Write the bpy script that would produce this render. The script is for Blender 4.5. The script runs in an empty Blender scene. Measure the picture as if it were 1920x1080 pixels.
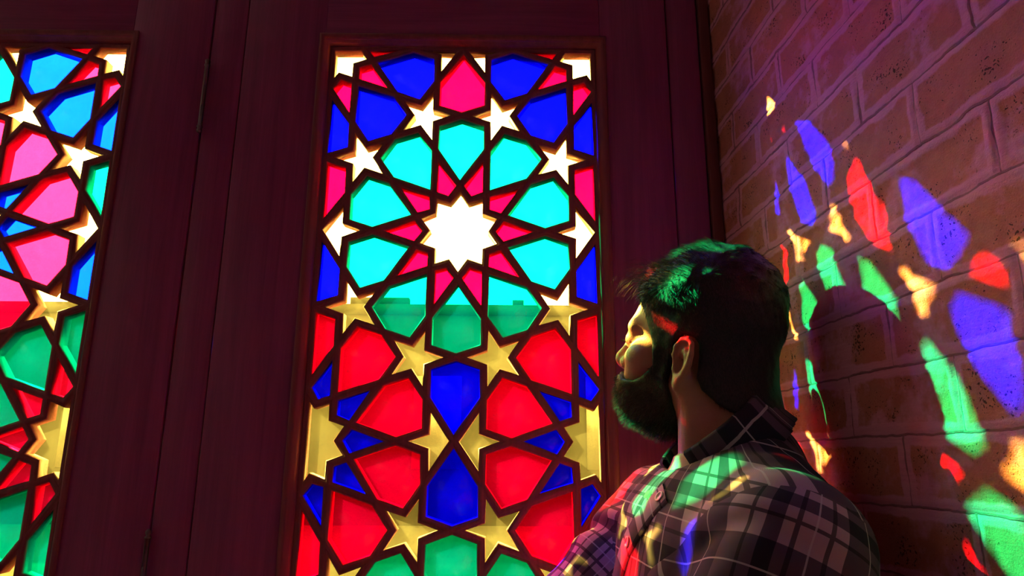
import bpy, bmesh, math, random
import numpy as np
from mathutils import Vector, Matrix
from mathutils.bvhtree import BVHTree

random.seed(7); RNG = np.random.default_rng(11)
SC = bpy.context.scene
COL = SC.collection
Z0 = 1.80                      # height above the floor of the centre of the upper rosette
R = math.radians

# ------------------------------------------------------------------ helpers
def link_mesh(name, me, mat=None, parent=None):
    o = bpy.data.objects.new(name, me); COL.objects.link(o)
    if mat is not None:
        for m in (mat if isinstance(mat, (list, tuple)) else [mat]): me.materials.append(m)
    if parent is not None: o.parent = parent
    return o

def mesh_np(name, verts, faces, mat=None, parent=None, smooth=False, uv=None):
    """verts (n,3); faces list of index lists or an (m,k) array"""
    me = bpy.data.meshes.new(name)
    V = np.asarray(verts, dtype=np.float32).reshape(-1, 3)
    if isinstance(faces, np.ndarray):
        m, k = faces.shape
        loops = faces.astype(np.int32).ravel(); starts = np.arange(0, m * k, k, dtype=np.int32)
    else:
        loops = np.fromiter((i for f in faces for i in f), dtype=np.int32)
        tot = np.array([len(f) for f in faces]); m = len(faces)
        starts = np.concatenate([[0], np.cumsum(tot)[:-1]]).astype(np.int32)
    me.vertices.add(len(V)); me.vertices.foreach_set('co', V.ravel())
    me.loops.add(len(loops)); me.loops.foreach_set('vertex_index', loops)
    me.polygons.add(m); me.polygons.foreach_set('loop_start', starts)
    if smooth: me.polygons.foreach_set('use_smooth', np.ones(m, dtype=bool))
    if uv is not None:
        l = me.uv_layers.new(name='UVMap'); l.data.foreach_set('uv', np.asarray(uv, dtype=np.float32).ravel())
    me.update(calc_edges=True); me.validate()
    return link_mesh(name, me, mat, parent)

def tag(o, label=None, cat=None, group=None, kind=None):
    if label: o['label'] = label
    if cat: o['category'] = cat
    if group: o['group'] = group
    if kind: o['kind'] = kind
    return o

def empty(name, loc=(0, 0, 0)):
    o = bpy.data.objects.new(name, None); COL.objects.link(o); o.location = loc; o.empty_display_size = .05
    return o

class MB:
    def __init__(s): s.v = []; s.f = []
    def add(s, vs, fs):
        n = len(s.v); s.v += [tuple(v) for v in vs]; s.f += [[i + n for i in f] for f in fs]
    def box(s, x0, x1, y0, y1, z0, z1, b=0.0):
        if b <= 0:
            s.add([(x, y, z) for z in (z0, z1) for y in (y0, y1) for x in (x0, x1)],
                  [(0, 2, 3, 1), (4, 5, 7, 6), (0, 1, 5, 4), (2, 6, 7, 3), (0, 4, 6, 2), (1, 3, 7, 5)]); return
        bm = bmesh.new(); bmesh.ops.create_cube(bm, size=1)
        for v in bm.verts: v.co = Vector(((x0 + x1) / 2 + v.co.x * (x1 - x0), (y0 + y1) / 2 + v.co.y * (y1 - y0), (z0 + z1) / 2 + v.co.z * (z1 - z0)))
        bmesh.ops.bevel(bm, geom=bm.edges[:], offset=b, segments=2, profile=.5, affect='EDGES')
        s.bm(bm)
    def bm(s, bm):
        bm.verts.index_update()
        s.add([v.co[:] for v in bm.verts], [[v.index for v in f.verts] for f in bm.faces]); bm.free()
    def lathe(s, prof, origin, axis=(0, 0, 1), n=20):
        """prof: (radius, along axis)"""
        q = Vector((0, 0, 1)).rotation_difference(Vector(axis)); vs = []; fs = []
        for r, h in prof:
            for i in range(n):
                a = 2 * math.pi * i / n
                vs.append(Vector(origin) + q @ Vector((r * math.cos(a), r * math.sin(a), h)))
        for j in range(len(prof) - 1):
            for i in range(n):
                k = (i + 1) % n; fs.append((j * n + i, j * n + k, (j + 1) * n + k, (j + 1) * n + i))
        fs.append(list(range(n))[::-1]); fs.append([(len(prof) - 1) * n + i for i in range(n)])
        s.add(vs, fs)
    def build(s, name, mat=None, parent=None, smooth=False):
        return mesh_np(name, s.v, s.f, mat, parent, smooth)

# ------------------------------------------------------------------ materials
class NT:
    def __init__(s, name):
        s.m = bpy.data.materials.new(name); s.m.use_nodes = True; s.t = s.m.node_tree; s.t.nodes.clear()
        s.out = s.n('ShaderNodeOutputMaterial')
    def n(s, typ, **kw):
        nd = s.t.nodes.new(typ)
        for k, v in kw.items():
            if k.startswith('i_'):
                nd.inputs[k[2:].replace('_', ' ')].default_value = v
            else: setattr(nd, k, v)
        return nd
    def l(s, a, b): s.t.links.new(a, b)
    def math(s, op, a, b=None, c=None, clamp=False):
        nd = s.n('ShaderNodeMath', operation=op, use_clamp=clamp)
        for i, x in enumerate((a, b, c)):
            if x is None: continue
            if isinstance(x, (int, float)): nd.inputs[i].default_value = x
            else: s.l(x, nd.inputs[i])
        return nd.outputs[0]
    def noise(s, vec, scale, detail=4, rough=.55, dist=0.0):
        nd = s.n('ShaderNodeTexNoise'); nd.inputs['Scale'].default_value = scale; nd.inputs['Detail'].default_value = detail
        nd.inputs['Roughness'].default_value = rough; nd.inputs['Distortion'].default_value = dist
        if vec is not None: s.l(vec, nd.inputs['Vector'])
        return nd
    def mapping(s, vec, loc=(0, 0, 0), rot=(0, 0, 0), scale=(1, 1, 1)):
        nd = s.n('ShaderNodeMapping'); s.l(vec, nd.inputs['Vector'])
        nd.inputs['Location'].default_value = loc; nd.inputs['Rotation'].default_value = rot; nd.inputs['Scale'].default_value = scale
        return nd.outputs[0]
    def ramp(s, fac, stops):
        nd = s.n('ShaderNodeValToRGB'); s.l(fac, nd.inputs[0]); e = nd.color_ramp.elements
        while len(e) < len(stops): e.new(.5)
        for el, (p, c) in zip(e, stops):
            el.position = p; el.color = (*c, 1) if len(c) == 3 else c
        return nd.outputs[0]
    def mix(s, fac, a, b, blend='MIX'):
        nd = s.n('ShaderNodeMix', data_type='RGBA', blend_type=blend)
        for i, x in ((0, fac), (6, a), (7, b)):
            if isinstance(x, (int, float)): nd.inputs[i].default_value = x
            elif isinstance(x, tuple): nd.inputs[i].default_value = (*x, 1) if len(x) == 3 else x
            else: s.l(x, nd.inputs[i])
        return nd.outputs[2]
    def bsdf(s, color, rough=.5, bump=None, bump_d=.002, spec=.5, **kw):
        b = s.n('ShaderNodeBsdfPrincipled')
        if isinstance(color, tuple): b.inputs['Base Color'].default_value = (*color, 1)
        else: s.l(color, b.inputs['Base Color'])
        if isinstance(rough, (int, float)): b.inputs['Roughness'].default_value = rough
        else: s.l(rough, b.inputs['Roughness'])
        b.inputs['Specular IOR Level'].default_value = spec
        for k, v in kw.items(): b.inputs[k.replace('_', ' ')].default_value = v
        if bump is not None:
            bp = s.n('ShaderNodeBump'); bp.inputs['Distance'].default_value = bump_d; bp.inputs['Strength'].default_value = 1
            s.l(bump, bp.inputs['Height']); s.l(bp.outputs[0], b.inputs['Normal'])
        s.l(b.outputs[0], s.out.inputs[0]); return b

def mat_wood(name, vertical=True, c0=(.18, .024, .10), c1=(.34, .052, .19), rough=.42):
    t = NT(name); co = t.n('ShaderNodeTexCoord').outputs['Object']
    sc = (26, 26, 1.6) if vertical else (1.6, 26, 26)
    v = t.mapping(co, scale=sc)
    g = t.noise(v, 2.2, 6, .62, .7); fine = t.noise(t.mapping(co, scale=tuple(x * 7 if x > 2 else x * 2 for x in sc)), 2.0, 3, .6)
    k = t.math('ADD', t.math('MULTIPLY', g.outputs[0], .7), t.math('MULTIPLY', fine.outputs[0], .3))
    c = t.ramp(k, [(.30, c0), (.52, tuple((a + b) / 2 for a, b in zip(c0, c1))), (.72, c1)])
    blot = t.noise(co, 5, 3)
    c = t.mix(t.math('MULTIPLY', blot.outputs[0], .35), c, c0)
    t.bsdf(c, t.math('ADD', t.math('MULTIPLY', k, .25), rough - .12), bump=k, bump_d=.0006, spec=.4)
    return t.m

def mat_plain(name, c, rough=.6, nscale=30, namt=.15, bump=.0005, spec=.4, **kw):
    t = NT(name); co = t.n('ShaderNodeTexCoord').outputs['Object']
    n = t.noise(co, nscale, 5)
    col = t.mix(n.outputs[0], tuple(x * (1 - namt) for x in c), tuple(min(1, x * (1 + namt)) for x in c))
    t.bsdf(col, rough, bump=n.outputs[0], bump_d=bump, spec=spec, **kw); return t.m

def mat_glass(name, T, grain=.30, scale=420.0, haze=.012, hc=None):
    """hand-made coloured glass: light passes straight through, tinted; thin slab, so each face takes the square root"""
    t = NT(name); co = t.n('ShaderNodeTexCoord').outputs['Object']
    n1 = t.noise(co, scale, 3, .7); n2 = t.noise(co, 28, 4, .6, .6); n3 = t.noise(t.mapping(co, scale=(1, 1, .12), rot=(0, R(38), 0)), 240, 2, .6)
    k = t.math('ADD', t.math('MULTIPLY', n1.outputs[0], .6), t.math('ADD', t.math('MULTIPLY', n2.outputs[0], .3), t.math('MULTIPLY', n3.outputs[0], .1)))
    f = t.math('MULTIPLY_ADD', t.math('SUBTRACT', k, .5), grain * 2.2, 1.0 - grain * .12)
    base = tuple(math.sqrt(max(0, x)) for x in T)
    col = t.n('ShaderNodeVectorMath', operation='SCALE'); col.inputs[0].default_value = base; t.l(f, col.inputs['Scale'])
    tr = t.n('ShaderNodeBsdfTransparent'); t.l(col.outputs[0], tr.inputs[0])
    gl = t.n('ShaderNodeBsdfGlossy'); gl.inputs['Color'].default_value = (1, 1, 1, 1); gl.inputs['Roughness'].default_value = .12
    bp = t.n('ShaderNodeBump'); bp.inputs['Distance'].default_value = .0006; t.l(k, bp.inputs['Height']); t.l(bp.outputs[0], gl.inputs['Normal'])
    tl = t.n('ShaderNodeBsdfTranslucent'); tl.inputs['Color'].default_value = (*(hc or [min(1, x) for x in base]), 1)
    m1 = t.n('ShaderNodeMixShader'); m1.inputs[0].default_value = haze; t.l(tr.outputs[0], m1.inputs[1]); t.l(tl.outputs[0], m1.inputs[2])
    m2 = t.n('ShaderNodeMixShader'); m2.inputs[0].default_value = .02; t.l(m1.outputs[0], m2.inputs[1]); t.l(gl.outputs[0], m2.inputs[2])
    t.l(m2.outputs[0], t.out.inputs[0]); return t.m

WOOD_D = mat_wood('rough dark batten', True, (.10, .02, .025), (.18, .04, .045), .85)
WOOD_V = mat_wood('dark wood upright'); WOOD_H = mat_wood('dark wood level', False)
LATT = mat_wood('lattice wood', True, (.16, .030, .045), (.30, .07, .085), .5)
METAL = mat_plain('worn iron', (.16, .12, .13), .38, 90, .3, .0003, .5, Metallic=.85)
GLASS = {
 'red':   mat_glass('red glass',   (.95, .0001, .0052), haze=.016, hc=(.8, .0, .33)),
 'blue':  mat_glass('blue glass',  (.0001, .0002, .85), hc=(.0, .0, .8)),
 'green': mat_glass('green glass', (.0002, .37, .075), haze=.016, hc=(.0, .50, .62)),
 'clear': mat_glass('amber clear glass', (.72, .54, .075), grain=.42),
}
GLASS_L = dict(GLASS)
GLASS_L['blue'] = mat_glass('light blue glass', (.0002, .010, .90), hc=(.0, .05, .8))
GLASS_L['red'] = mat_glass('sky-washed red glass', (.95, .0025, .011), haze=.016, hc=(.8, .0, .33))  # same red, its tint paled to carry the brighter sky near the sun

# ------------------------------------------------------------------ stained-glass pattern (ten-fold star pattern)
D = 0.42; SX = 0.9402
HWID = .5878 * D * SX; ROWH = .809
def pol(c, a, r): return (c[0] + r * math.cos(R(a)), c[1] + r * math.sin(R(a)))
def star10(c): return [pol(c, 90 + 18 * k, .191 if k % 2 == 0 else .1388) for k in range(20)]
def rot_pts(pts, c, a): 
    ca, sa = math.cos(R(a)), math.sin(R(a)); return [(c[0] + x * ca - y * sa, c[1] + x * sa + y * ca) for x, y in pts]
PETAL = [(.191, 0), (.3455, -.1122), (.4635, -.1122), (.5, 0), (.4635, .1122), (.3455, .1122)]
KITE = [(.363, 0), pol((0, 0), -18, .191), (.1388, 0), pol((0, 0), 18, .191)]
KITE = [KITE[0], KITE[1], KITE[2], KITE[3]]
def star5(v, phi):
    return [pol(v, phi + 180 + 36 * k, .1625 if k % 2 == 0 else .0621) for k in range(10)]
def wstar(bc, s):     # star at the waist of a bowtie, cut by the crossing straps; s=+1 right of the crossing
    v = (bc[0] + s * .0621, bc[1]); a0 = 0 if s > 0 else 180
    P = [pol(v, a0 + s * a, r) for a, r in ((-72, .1625), (-36, .0621), (0, .1625), (36, .0621), (72, .1625))] + [bc]
    return P if s > 0 else P[::-1]
def area(p): return sum(p[i][0] * p[(i + 1) % len(p)][1] - p[(i + 1) % len(p)][0] * p[i][1] for i in range(len(p))) / 2
def clip(p, ax, lim, keep_less):
    out = []; n = len(p)
    ins = lambda q: (q[ax] <= lim + 1e-9) if keep_less else (q[ax] >= lim - 1e-9)
    for i in range(n):
        a, b = p[i], p[(i + 1) % n]
        if ins(a): out.append(a)
        if ins(a) != ins(b):
            t = (lim - a[ax]) / (b[ax] - a[ax]); out.append(tuple(a[k] + t * (b[k] - a[k]) for k in (0, 1)))
    res = []
    for q in out:
        if not res or math.dist(q, res[-1]) > 1e-4: res.append(q)
    if len(res) > 1 and math.dist(res[0], res[-1]) < 1e-4: res.pop()
    return res
def inset(p, w):
    n = len(p); out = []
    for i in range(n):
        a, b, c = Vector(p[i - 1]), Vector(p[i]), Vector(p[(i + 1) % n])
        d1 = (b - a).normalized(); d2 = (c - b).normalized()
        n1 = Vector((-d1.y, d1.x)); n2 = Vector((-d2.y, d2.x))
        k = 1 + n1.dot(n2)
        m = (n1 + n2) / max(k, .12)
        if m.length > 4.5: m = m.normalized() * 4.5
        out.append(tuple(b + m * w))
    return out

def cells(ros_col, bow_col):
    """every pane outline of one panel, in metres, with its colour"""
    zlo = -2.427
    raw = []
    centres = []
    for j in range(-4, 2):
        z = j * ROWH
        for x in ((0,) if j % 2 == 0 else (-.5878, .5878)): centres.append((x, z))
    seen = set()
    for c in centres:
        pc, kc = ros_col(c)
        raw.append((star10(c), 'clear'))
        for k in range(10):
            raw.append((rot_pts(PETAL, c, 18 + 36 * k), pc)); raw.append((rot_pts(KITE, c, 36 * k), kc))
            if k % 5 == 0: continue
            v = pol(c, 36 * k, .5257); key = (round(v[0], 2), round(v[1], 2))
            if key in seen: continue
            seen.add(key); raw.append((star5(v, 36 * k), 'clear'))
    for j in range(-4, 2):
        z = j * ROWH
        for x in ((0,) if j % 2 else (-.5878, .5878)):
            bc = (x, z)
            for s in (1, -1):
                raw.append((wstar(bc, s), 'clear'))
                raw.append((rot_pts([(q[0] - .191, q[1]) for q in PETAL], bc, 90 * s), bow_col(bc, s)))
    out = []
    for p, c in raw:
        if area(p) < 0: p = p[::-1]
        for ax, lim, less in ((0, .5878, True), (0, -.5878, False), (1, ROWH, True), (1, zlo, False)):
            p = clip(p, ax, lim, less)
            if len(p) < 3: break
        if len(p) < 3: continue
        p = [(x * D * SX, z * D) for x, z in p]
        if area(p) > 1.2e-4: out.append((p, c))
    return out

def build_panel(parent, cx, ros_col, bow_col, glass):
    hw = .0145 * D; ch = .0016
    lat = MB(); gl = {k: MB() for k in glass}
    rnd = random.Random(5)
    yf, yb, yg = 0.0, .022, .0042
    for p, c in cells(ros_col, bow_col):
        q0 = inset(p, hw - ch); q1 = inset(p, hw)
        if area(q1) < 2e-5: 
            n = len(p); lat.add([(cx + x, yf, Z0 + z) for x, z in p] + [(cx + x, yb, Z0 + z) for x, z in p], [list(range(n)), [n + i for i in range(n)][::-1]]); continue
        jit = [(rnd.gauss(0, .00045), rnd.gauss(0, .00045)) for _ in q1]
        q1 = [(x + a, z + b) for (x, z), (a, b) in zip(q1, jit)]
        n = len(p); vs = []
        for ring, y in ((p, yf - .0007), (inset(p, hw * .42), yf - .0007), (inset(p, hw * .46), yf), (q0, yf), (q1, yf + ch), (q1, yb), (p, yb)):
            vs += [(cx + x, y, Z0 + z) for x, z in ring]
        fs = []
        for k in range(6):
            for i in range(n):
                j = (i + 1) % n; fs.append((k * n + i, k * n + j, (k + 1) * n + j, (k + 1) * n + i))
        lat.add(vs, fs)
        g = inset(p, hw * .55)
        gs = [(cx + x, y, Z0 + z) for y in (yg, yg + .003) for x, z in g]
        gl[c].add(gs, [list(range(n)), [n + i for i in range(n)][::-1]] + [(i, i + n, (i + 1) % n + n, (i + 1) % n) for i in range(n)])
    # plain border strips that hold the lattice in the frame
    zt, zb = ROWH * D, -2.427 * D
    for x0, x1, z0, z1 in ((-HWID - .012, -HWID, zb - .012, zt + .012), (HWID, HWID + .012, zb - .012, zt + .012), (-HWID, HWID, zt, zt + .012), (-HWID, HWID, zb - .012, zb)):
        lat.box(cx + x0, cx + x1, yf, yb, Z0 + z0, Z0 + z1)
    lat.build('lattice', LATT, parent)
    for k, mb in gl.items():
        if mb.v:
            o = mb.build(k + '_glass', glass[k], parent)
            o['label'] = {'red': 'ruby red glass pieces', 'blue': 'deep blue glass pieces', 'green': 'turquoise green glass pieces', 'clear': 'clear amber-tinted star-shaped glass pieces'}[k]

YF = -.012                      # room-side face of the leaves
def moulding(cx):
    """mitred bead and reveal around one opening"""
    prof = [(-.0145, YF + .0005), (-.0145, YF - .0025), (-.012, YF - .004), (-.0085, YF - .004), (-.0055, YF - .002), (-.004, YF + .001), (-.001, YF + .003), (.0008, -.003), (.0025, .0012), (.0025, .004)]
    x0, x1, z0, z1 = cx - HWID - .0045, cx + HWID + .0045, Z0 - 2.427 * D - .0045, Z0 + ROWH * D + .0045
    mb = MB(); vs = []; n = len(prof)
    for sx, sz, X, Zz in ((1, 1, x0, z0), (-1, 1, x1, z0), (-1, -1, x1, z1), (1, -1, x0, z1)):
        vs += [(X + sx * d, y, Zz + sz * d) for d, y in prof]
    fs = [(k * n + i, k * n + i + 1, ((k + 1) % 4) * n + i + 1, ((k + 1) % 4) * n + i) for k in range(4) for i in range(n - 1)]
    mb.add(vs, fs); return mb

def build_leaf(name, cx, xl, xr, ros_col, bow_col, glass, zlo=.004, ztop=Z0 + .62):
    w = empty(name, (0, 0, 0)); tag(w, kind='structure')
    ox0, ox1, oz0, oz1 = cx - HWID - .0085, cx + HWID + .0085, Z0 - 2.427 * D - .0085, Z0 + ROWH * D + .0085
    for a, b in ((xl, ox0), (ox1, xr)):
        m = MB(); m.box(a, b, YF, .030, zlo, ztop, .0015); m.build('stile', WOOD_V, w)
    m = MB(); m.box(ox0, ox1, YF, .030, oz1, ztop, .0006); m.build('rail', WOOD_H, w)
    m = MB(); m.box(ox0, ox1, YF, .030, zlo, oz0, .0006); m.build('rail', WOOD_H, w)
    moulding(cx).build('moulding', LATT, w, True)
    build_panel(w, cx, ros_col, bow_col, glass)
    return w

def ros_main(c):
    j = round(c[1] / ROWH)
    return {0: ('green', 'red'), 1: ('blue', 'red'), -1: ('red', 'blue'), -2: ('green', 'red'), -3: ('blue', 'red'), -4: ('red', 'blue')}[j]
def bow_main(bc, up):           # up=+1: petal above the crossing
    j = round(bc[1] / ROWH)
    return {1: 'red', 0: 'red' if up > 0 else 'blue', -1: 'blue', -2: 'red', -3: 'green', -4: 'blue'}[j]
def ros_left(c):
    j = round(c[1] / ROWH)
    return {0: ('red', 'blue'), 1: ('blue', 'red'), -1: ('green', 'red'), -2: ('red', 'blue'), -3: ('blue', 'red'), -4: ('green', 'red')}[j]
def bow_left(bc, up):
    j = round(bc[1] / ROWH)
    return {1: 'green', 0: 'green' if up > 0 else 'blue', -1: 'blue', -2: 'green', -3: 'red', -4: 'blue'}[j]

CXL = -.8184
XS_L, XS_R, XC = -.4395, -.382, .361      # seams: left leaf | post | right leaf | corner post
w2 = build_leaf('window_2', 0.0, XS_R + .0022, XC - .0022, ros_main, bow_main, GLASS)
w1 = build_leaf('window_1', CXL, -1.197, XS_L - .0022, ros_left, bow_left, GLASS_L)

def hinge(zt):
    m = MB(); x, y = XS_L, YF - .0045; L = .118
    m.lathe([(.0012, L + .011), (.0042, L + .008), (.0044, L + .005), (.0025, L + .002), (.0048, L), (.0048, L - .002), (.0036, L - .003), (.0036, L * .66), (.0032, L * .655), (.0036, L * .65), (.0036, L * .34), (.0032, L * .335), (.0036, L * .33), (.0036, .003), (.0048, .002), (.0048, 0), (.0025, -.002), (.0044, -.005), (.0042, -.008), (.0012, -.011)][::-1], (x, y, zt - L), n=16)
    return m.build('hinge', METAL, w1, False)
hinge(Z0 + .292); hinge(Z0 - .478); hinge(Z0 - 1.3)

m = MB(); m.box(XS_L, XS_R, YF + .002, .030, .004, Z0 + .62, .002); m.box(XS_L - .014, XS_R + .014, .0302, .045, .004, Z0 + .62); tag(m.build('trim_1', WOOD_V), kind='structure')          # post between the leaves; strip added behind it blocks sky through the seams
m = MB(); m.box(XC, .4165, YF + .004, .030, .004, Z0 + .62, .003); m.box(XC - .014, .434, .0302, .045, .004, Z0 + .62); tag(m.build('trim_2', WOOD_V), kind='structure')           # corner post, with an added back strip so no sky leaks in
m = MB(); m.box(.4185, .4365, YF - .002, .030, .004, Z0 + .62, .0025); tag(m.build('trim_3', WOOD_D), kind='structure')         # batten against the bricks
m = MB(); m.box(-1.26, -1.1982, YF + .001, .030, .004, Z0 + .62, .002); m.box(-1.26, -1.184, .0302, .045, .004, Z0 + .62); tag(m.build('trim_4', WOOD_V), kind='structure')  # second box is a hidden strip added to keep sky out of the gap

# ------------------------------------------------------------------ brick wall
XW, TW = .437316, .0473738
WN = np.array([math.cos(TW), math.sin(TW), 0.0]); WD = np.array([math.sin(TW), -math.cos(TW), 0.0])
BW, BH = .1685, .0652
UOFF, VOFF = .0085, -.1148 + 60 * BH
def vnoise(x, y, seed=0):
    xi = np.floor(x).astype(np.int64); yi = np.floor(y).astype(np.int64); fx = x - xi; fy = y - yi
    fx = fx * fx * (3 - 2 * fx); fy = fy * fy * (3 - 2 * fy)
    def h(a, b):
        n = (a * 374761393 + b * 668265263 + seed * 1442695041) & 0x7fffffff
        n = ((n ^ (n >> 13)) * 1274126177) & 0x7fffffff
        return ((n ^ (n >> 16)) & 0xffff) / 65535.0
    return (h(xi, yi) * (1 - fx) + h(xi + 1, yi) * fx) * (1 - fy) + (h(xi, yi + 1) * (1 - fx) + h(xi + 1, yi + 1) * fx) * fy

def brick_wall():
    us = np.concatenate([np.arange(-.06, .80, .0024), np.linspace(.80, 4.3, 30)])
    zs = np.concatenate([np.linspace(-Z0, -.66, 14)[:-1], np.arange(-.66, .50, .0024), np.linspace(.50, 1.4, 10)])
    U, Z = np.meshgrid(us, zs, indexing='ij')
    u = U + UOFF + (vnoise(U * 18, Z * 18, 3) - .5) * .004; v = Z + VOFF + (vnoise(U * 14, Z * 14, 4) - .5) * .004
    row = np.floor(v / BH).astype(int); off = np.where(row % 2 == 0, BW * .5, 0.0)
    bn = np.floor((u + off) / BW).astype(int)
    x = u + off - bn * BW; y = v - row * BH
    dm = np.minimum(np.minimum(x, BW - x), np.minimum(y, BH - y))
    h = -.0022 * np.exp(-(dm / .0018) ** 2)
    rb = lambda s: vnoise(bn * 7.31 + .5, row * 3.17 + .5, s) - .5
    face = np.clip((dm - .007) / .006, 0, 1)
    h += face * (rb(1) * .004 + rb(2) * (x / BW - .5) * .005 + rb(5) * (y / BH - .5) * .004 - .0012)
    h += (vnoise(U * 30, Z * 30, 7) - .5) * .0022 + (vnoise(U * 90, Z * 90, 8) - .5) * .0012 * (.4 + face) + (vnoise(U * 210, Z * 210, 9) - .5) * .0008
    h *= np.clip((.86 - U) / .06, 0, 1)
    P = np.stack([XW + WD[0] * U - WN[0] * h, WD[1] * U - WN[1] * h, Z0 + Z], -1)
    n0, n1 = U.shape; idx = np.arange(n0 * n1).reshape(n0, n1)
    F = np.stack([idx[:-1, :-1], idx[:-1, 1:], idx[1:, 1:], idx[1:, :-1]], -1).reshape(-1, 4)
    nf = len(F)
    # a back face gives the wall its thickness
    back = []
    for uu, zz in ((us[0], zs[0]), (us[0], zs[-1]), (us[-1], zs[-1]), (us[-1], zs[0])):
        back.append((XW + WD[0] * uu + .22, WD[1] * uu, Z0 + zz))
    V = np.concatenate([P.reshape(-1, 3), np.array(back)]); b0 = n0 * n1
    loop = [idx[0, 0], idx[0, -1], idx[-1, -1], idx[-1, 0]]
    extra = [[loop[i], loop[(i + 1) % 4], b0 + (i + 1) % 4, b0 + i][::-1] for i in range(4)] + [[b0, b0 + 1, b0 + 2, b0 + 3][::-1]]
    F = np.concatenate([F, np.array(extra)])
    uvs = np.zeros((len(F) * 4, 2), np.float32)
    UV = np.stack([U + UOFF, Z + VOFF], -1).reshape(-1, 2)
    uvs[:nf * 4] = UV[F[:nf].ravel()]
    return V, F, uvs

def mat_brick():
    t = NT('mud brick and smeared mortar'); uv = t.n('ShaderNodeUVMap').outputs[0]
    dn = t.noise(uv, 22, 3); dv = t.n('ShaderNodeVectorMath', operation='SCALE'); dv.inputs['Scale'].default_value = .010
    sb = t.n('ShaderNodeVectorMath', operation='SUBTRACT'); sb.inputs[1].default_value = (.5, .5, .5); t.l(dn.outputs['Color'], sb.inputs[0]); t.l(sb.outputs[0], dv.inputs[0])
    av = t.n('ShaderNodeVectorMath', operation='ADD'); t.l(uv, av.inputs[0]); t.l(dv.outputs[0], av.inputs[1])
    def brick(vec, ms, sm):
        b = t.n('ShaderNodeTexBrick'); b.offset = .5; b.offset_frequency = 2; b.squash = 1
        for k, x in (('Scale', 1), ('Mortar Size', ms), ('Mortar Smooth', sm), ('Bias', 0), ('Brick Width', BW), ('Row Height', BH)): b.inputs[k].default_value = x
        b.inputs['Color1'].default_value = (0, 0, 0, 1); b.inputs['Color2'].default_value = (1, 1, 1, 1); b.inputs['Mortar'].default_value = (.5, .5, .5, 1)
        t.l(vec, b.inputs['Vector']); return b
    # smear: mortar of uneven width
    wide = brick(av.outputs[0], .0125, .55)
    sn = t.noise(uv, 10, 5, .62); edge = t.noise(uv, 70, 4)
    k = t.math('ADD', wide.outputs['Fac'], t.math('MULTIPLY', t.math('SUBTRACT', sn.outputs[0], .47), 4.2))
    k = t.math('ADD', k, t.math('MULTIPLY', t.math('SUBTRACT', edge.outputs[0], .5), .8))
    mort = t.ramp(k, [(.22, (0, 0, 0)), (.72, (1, 1, 1))])
    gr = brick(av.outputs[0], .0013, .5); groove = gr.outputs['Fac']
    # brick faces
    tint = brick(uv, .002, 0).outputs['Color']
    bn = t.noise(uv, 34, 6, .65)
    bc = t.mix(bn.outputs[0], (.40, .125, .105), (.70, .25, .20))
    sep = t.n('ShaderNodeSeparateColor'); t.l(tint, sep.inputs[0])
    bc = t.mix(t.math('MULTIPLY', sep.outputs[0], .38), bc, (.31, .100, .075))
    gn = t.noise(uv, 520, 2, .7)
    bc = t.mix(t.math('MULTIPLY', gn.outputs[0], .5), bc, (.17, .075, .05))
    # mortar, combed by the trowel
    st = t.noise(t.mapping(uv, scale=(18, 260, 1), rot=(0, 0, R(7))), 1.0, 3, .6)
    mc = t.mix(st.outputs[0], (.47, .175, .26), (.68, .30, .43))
    c = t.mix(mort, bc, mc)
    # pits
    pv = t.n('ShaderNodeTexVoronoi'); pv.inputs['Scale'].default_value = 250; pv.inputs['Randomness'].default_value = 1
    pd = t.noise(uv, 130, 3); pmap = t.n('ShaderNodeVectorMath', operation='ADD'); psc = t.n('ShaderNodeVectorMath', operation='SCALE'); psc.inputs['Scale'].default_value = .012
    t.l(pd.outputs['Color'], psc.inputs[0]); t.l(uv, pmap.inputs[0]); t.l(psc.outputs[0], pmap.inputs[1]); t.l(pmap.outputs[0], pv.inputs['Vector'])
    cl = t.noise(uv, 24, 3, .6)
    rad = t.math('MULTIPLY', t.math('SUBTRACT', cl.outputs[0], .40), 1.35)
    pit = t.math('MULTIPLY', t.math('LESS_THAN', pv.outputs['Distance'], rad), t.math('SUBTRACT', 1.0, t.math('MULTIPLY', mort, .96)))
    c = t.mix(pit, c, (.085, .036, .028))
    c = t.mix(t.math('MULTIPLY', groove, .58), c, (.075, .045, .035))
    hgt = t.math('SUBTRACT', t.math('ADD', t.math('MULTIPLY', st.outputs[0], .22), t.math('ADD', t.math('MULTIPLY', bn.outputs[0], .35), t.math('MULTIPLY', gn.outputs[0], .45))), t.math('ADD', t.math('MULTIPLY', pit, .8), t.math('MULTIPLY', groove, .8)))
    t.bsdf(c, .92, bump=hgt, bump_d=.0022, spec=.2); return t.m
V, F, uvs = brick_wall()
tag(mesh_np('wall_right', V, F, mat_brick(), None, True, uvs), kind='structure')

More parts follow.
